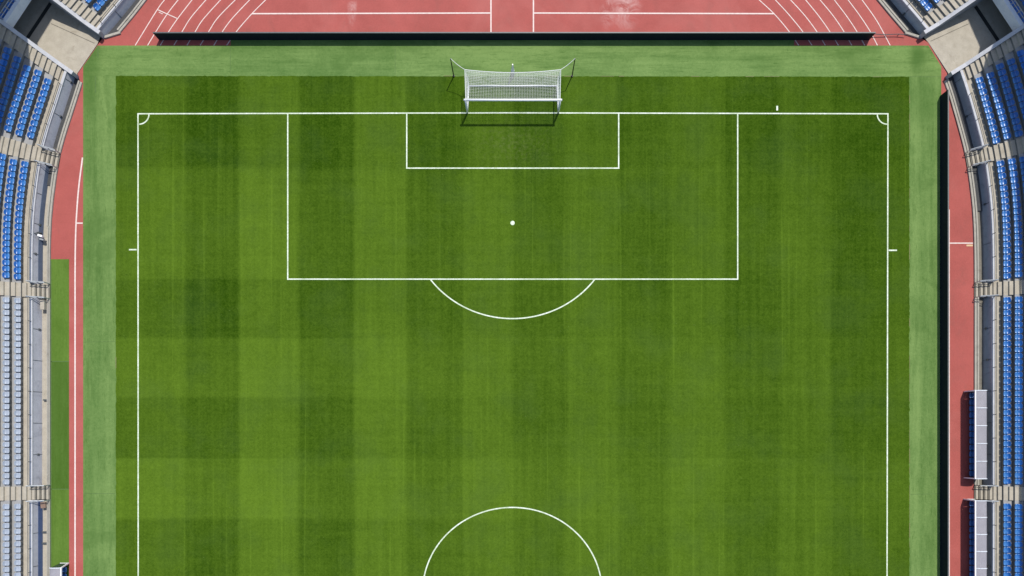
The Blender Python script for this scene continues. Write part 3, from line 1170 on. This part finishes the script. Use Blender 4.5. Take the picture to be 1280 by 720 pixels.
# ------------------------------------------------------------------ perimeter boards
def board(a, b, h, back, label):
    r = empty('perimeter_board', (a + b) / 2, label, 'board')
    d = (b - a).normalized()
    L = (b - a).length
    bm = bmesh.new()
    n = max(2, round(L / 1.6))
    for i in range(n):
        p, q = a.lerp(b, i / n) + d * .0006, a.lerp(b, (i + 1) / n) - d * .0006
        bar(bm, p + zz * (h * .5 - .01), q + zz * (h * .5 - .01), .09, h - .06)
    build('panel', bm, 'board', r)
    bm = bmesh.new()
    bar(bm, a + zz * (h - .005), b + zz * (h - .005), .10, .045)
    build('top_rail', bm, 'steel_dark', r)
    for i in range(n + 1):
        bm = bmesh.new()
        p = a.lerp(b, min(max(i / n, .004), .996))
        bar(bm, p + back * .05 + zz * (h - .1), p + back * .5 + zz * .03, .05, .05, d)
        bar(bm, p + back * .05 + zz * .03, p + back * .5 + zz * .03, .05, .05)
        build('brace', bm, 'steel_dark', r)
    return r


board(W(199, 49.7), W(1086.5, 49.7), 1.10, Vector((0, 1, 0)), 'long black advertising board along the end line behind the goal')
board(W(1175.4, 120), W(1175.4, 830), 1.14, Vector((1, 0, 0)), 'long black advertising board along the side line by the dugouts')
# rope barrier from the end of the board to the corner stand
r = empty('rope_barrier', W(1110, 44), 'thin dark rope line from the board end to the corner stand', 'rope')
bm = bmesh.new()
P = [W(1088, 42.0, .35), W(1106, 43.2, .22), W(1122, 42.6, .25), W(1133, 43, .3)]
tube(bm, catmull(P), .035, 5)
build('rope', bm, 'steel_dark', r)
for p in (W(1106, 43.2), W(1122, 42.6)):
    bm = bmesh.new()
    tube(bm, [p - zz * .004 + Vector((0, -.13, 0)), p + zz * .26 + Vector((0, -.13, 0))], .03, 6)
    build('stake', bm, 'steel_dark', r)


# ------------------------------------------------------------------ dugouts
def dugout(x0, x1, xb, y0, y1, h, side, label, panels, seats=True, ends='clear', inset=0):
    """x0 foot of the front posts, x1 front of roof, xb back (survey units); side = direction from pitch to back"""
    r = empty('team_dugout', W((x0 + xb) / 2, (y0 + y1) / 2), label, 'dugout')
    A, B = W(x1, y0 + inset), W(x1, y1)
    A2, B2 = W(xb, y0 + inset), W(xb, y1)
    F0, F1 = W(x0, y0), W(x0, y1)
    # barrel roof of ribbed sheet
    bm = bmesh.new()
    prof = [(0, h - .08), (.12, h + .0), (.35, h + .06), (.65, h + .07), (.88, h + .03), (1.0, h - .06)]
    R = []
    for P, Q in ((A, A2), (B, B2)):
        R.append([bm.verts.new(P.lerp(Q, t) + zz * hh) for t, hh in prof])
    fs = [bm.faces.new((R[0][i], R[0][i + 1], R[1][i + 1], R[1][i])) for i in range(len(prof) - 1)]
    bmesh.ops.recalc_face_normals(bm, faces=bm.faces)
    bmesh.ops.solidify(bm, geom=fs, thickness=.03)
    roof = build('roof', bm, 'poly', r)
    for i in range(panels + 1):
        bm = bmesh.new()
        t = min(max(i / panels, .004), .996)
        P, Q = A.lerp(B, t), A2.lerp(B2, t)
        for (t0, h0), (t1, h1) in zip(prof, prof[1:]):
            bar(bm, P.lerp(Q, t0) + zz * (h0 + .02), P.lerp(Q, t1) + zz * (h1 + .02), .075, .05)
        build('roof_rib', bm, 'lintel', roof)
    bm = bmesh.new()
    bar(bm, A + zz * (h - .06), B + zz * (h - .06), .10, .11)
    build('front_beam', bm, 'white', r)
    bm = bmesh.new()
    bar(bm, A2 + zz * (h * .5), B2 + zz * (h * .5), .05, h - .16)
    build('back_wall', bm, 'steel_dark', r)
    for F, P, Q, e in ((F0, A, A2, 1), (F1, B, B2, -1)):
        bm = bmesh.new()
        dy = Vector((0, -.03 * e, 0))
        for (p, q) in ((F, P + zz * (h - .1)),):
            bar(bm, p + zz * .01 + dy, q + dy, .10, .10, (0, 1, 0))
        bar(bm, F + zz * .04 + dy, Vector((Q.x, F.y, .04)) + dy, .06, .06)
        post = build('end_frame', bm, 'white', r)
        bm = bmesh.new()
        Qf = Vector((Q.x, F.y, 0))
        pts = [F.lerp(Qf, .04) + zz * .08, Qf + zz * .08, Q + zz * (h - .15), P.lerp(Q, .05) + zz * (h - .14)]
        va = [bm.verts.new(p + dy * 1.2) for p in pts]
        vb = [bm.verts.new(p + dy * 1.9) for p in pts]
        bm.faces.new(va)
        bm.faces.new(list(reversed(vb)))
        for i in range(4):
            j = (i + 1) % 4
            bm.faces.new((va[i], va[j], vb[j], vb[i]))
        build('end_panel', bm, ends, post)
    # bench beam and seats
    bx = W(xb, y0).x - side * .42
    bm = bmesh.new()
    ya, yb = A.y - .12, B.y + .12
    bar(bm, Vector((bx, ya, .18)), Vector((bx, yb, .18)), .3, .1)
    for i in range(4):
        y_ = ya + (yb - ya) * (i + .5) / 4
        box(bm, (bx, y_, .07), .1, .1, .14)
    build('bench_beam', bm, 'steel_dark', r)
    if seats:
        n = int(abs(yb - ya) / .56)
        for i in range(n):
            y_ = ya + (yb - ya) * (i + .5) / n
            o = bpy.data.objects.new('seat', ME_B)
            COL.objects.link(o)
            o.parent = r
            o.location = Vector((bx - side * .20, y_, .12)) - r.location
            o.rotation_euler = (0, 0, -side * math.pi / 2)
    return r


dugout(1205, 1205.6, 1219.6, 489, 597.5, 1.5, 1, 'white roofed dugout with blue seats, between the middle and lowest steps of the stand', 5)
dugout(1204.5, 1205.6, 1219.6, 623.5, 748, 1.5, 1, 'white roofed dugout with blue seats, cut off at the bottom right', 6)
dugout(86, 89.5, 75.5, 703.4, 800, 1.5, -1, 'pale shelter with smoked glass end on the turf mat, bottom left', 4, True, 'glass', 2.2)

# ------------------------------------------------------------------ small things in the moats
def small(name, label, cat, parts):
    p0 = parts[0][1]
    r = empty(name, Vector((p0[0], p0[1], 0)), label, cat)
    for nm, c, sx, sy, sz, ang, mk in parts:
        bm = bmesh.new()
        box(bm, c, sx, sy, sz, (math.cos(ang), math.sin(ang), 0))
        bmesh.ops.bevel(bm, geom=bm.edges[:], offset=.012, segments=1, affect='EDGES')
        build(nm, bm, mk, r)
    return r


p = W(50, 294)
small('loudspeaker', 'dark bracket with a pale box over the moat, beside the turf mat corner', 'loudspeaker',
      [('bracket', p + Vector((0, 0, .62)), 1.0, .07, .07, .08, 'steel_dark'), ('box', p + Vector((.42, -.22, .55)), .42, .2, .26, -.3, 'white'),
       ('mount', p + Vector((.25, -.02, .45)), .22, .26, .4, .1, 'black'), ('grille', p + Vector((.45, -.5, .4)), .36, .14, .24, -.25, 'steel')])
p = W(56.5, 382)
small('storage_crate', 'pale beige crate in the moat just below the middle steps', 'crate',
      [('crate_body', p + Vector((0, 0, .12)), .34, .82, .5, 0, 'beige'), ('lid', p + Vector((0, 0, .39)), .37, .86, .035, 0, 'beige')])
p = W(57, 631)
small('storage_crate', 'brown crate in the moat just below the lowest steps', 'crate',
      [('crate_body', p + Vector((0, 0, .10)), .42, .5, .46, .1, 'timber'), ('lid', p + Vector((0, 0, .345)), .45, .53, .03, .1, 'timber')])
for (px, py, lab) in ((56, 665, 'dark pipe clamp in the moat beside the light green turf mat, upper one'), (56, 679, 'dark pipe clamp in the moat beside the light green turf mat, lower one'), (57.5, 500, 'small dark drain box in the moat beside the dark turf mat')):
    p = W(px, py)
    small('drain_box', lab, 'drain', [('housing', p + Vector((0, 0, -.05)), .42, .1, .2, 0, 'black'), ('cover', p + Vector((0, 0, .065)), .46, .13, .025, 0, 'steel_dark')])

# ------------------------------------------------------------------ roofs over the stands (added beyond the frame, shaped to throw shade on the upper rows)
SUN = Vector((.41 * .455, .91 * .455, .887)).normalized()


def canopy(side, pts, label):
    """pts: shade line (survey units and level) -> inner edge of the roof at 14 m"""
    hr = 14.0
    inner = []
    for px, py, z_ in pts:
        q = W(px, py, z_)
        inner.append(q + SUN * ((hr - z_) / SUN.z))
    r = empty('shade_canopy', inner[0], label, 'roof')
    bm = bmesh.new()
    R = []
    for q in inner:
        d = Vector((side, .25, 0)).normalized()
        R.append([bm.verts.new(q + d * o + zz * (h_)) for o, h_ in ((0, 0), (16, 1.2), (16, 1.6), (0, .4))])
    for a, b in zip(R, R[1:]):
        for j in range(4):
            bm.faces.new((a[j], a[(j + 1) % 4], b[(j + 1) % 4], b[j]))
    for q in (R[0], R[-1]): bm.faces.new(q)
    build('roof_deck', bm, 'roofskin', r)
    for q in inner:
        bm = bmesh.new()
        c = q + Vector((side, .25, 0)).normalized() * 14.5
        tube(bm, [Vector((c.x, c.y, -.7)), Vector((c.x, c.y, hr + 1.0))], .3, 10)
        build('column', bm, 'steel', r)


canopy(1, [(1196, -30, 0), (1206, 10, 0), (1214, 29, 0), (1226, 56, 0), (1240, 72, 2.0), (1262, 130, 1.9), (1274, 200, 1.7), (1280, 370, 1.5), (1279, 560, 1.5), (1276, 840, 1.5)],
       'unseen canopy added for shade over the back rows of the stand with the dugouts')
canopy(-1, [(92, -30, 0), (76, 5, 0), (63, 27, 0), (47, 53, 0), (33, 72, 2.2), (11, 125, 2.0), (-5, 190, 1.8), (-14, 270, 1.6), (-40, 360, 1.6)],
       'unseen canopy added for shade over the back rows of the stand with pale grey seats')

# ------------------------------------------------------------------ light, camera, world
az = math.atan2(SUN.x, SUN.y)
el = math.asin(SUN.z)
w = bpy.data.worlds.new('World')
S.world = w
w.use_nodes = True
nt = w.node_tree
sky = nt.nodes.new('ShaderNodeTexSky')
sky.sky_type = 'NISHITA'
sky.sun_disc = False
sky.sun_elevation = el
sky.sun_rotation = az
nt.links.new(sky.outputs[0], nt.nodes['Background'].inputs[0])
nt.nodes['Background'].inputs[1].default_value = 0.14
sl = bpy.data.lights.new('sun', 'SUN')
sl.energy = 3.75
sl.angle = math.radians(.55)
sl.color = (1.0, .955, .89)
so = bpy.data.objects.new('sun', sl)
COL.objects.link(so)
so.location = SUN * 120
so.rotation_euler = SUN.to_track_quat('Z', 'Y').to_euler()

cam = bpy.data.cameras.new('camera')
co = bpy.data.objects.new('camera', cam)
COL.objects.link(co)
co.location = (0, 0, H)
cam.sensor_width = 36
cam.lens = 36 * H / (1280 / PPM)
cam.shift_y = 185 / 1280
cam.clip_end = 1000
S.camera = co
S.cycles.caustics_refractive = False
S.cycles.caustics_reflective = False
S.view_settings.view_transform = 'Standard'
S.view_settings.look = 'None'
S.view_settings.exposure = 0.25
S.view_settings.gamma = 1
S.view_settings.use_curve_mapping = False
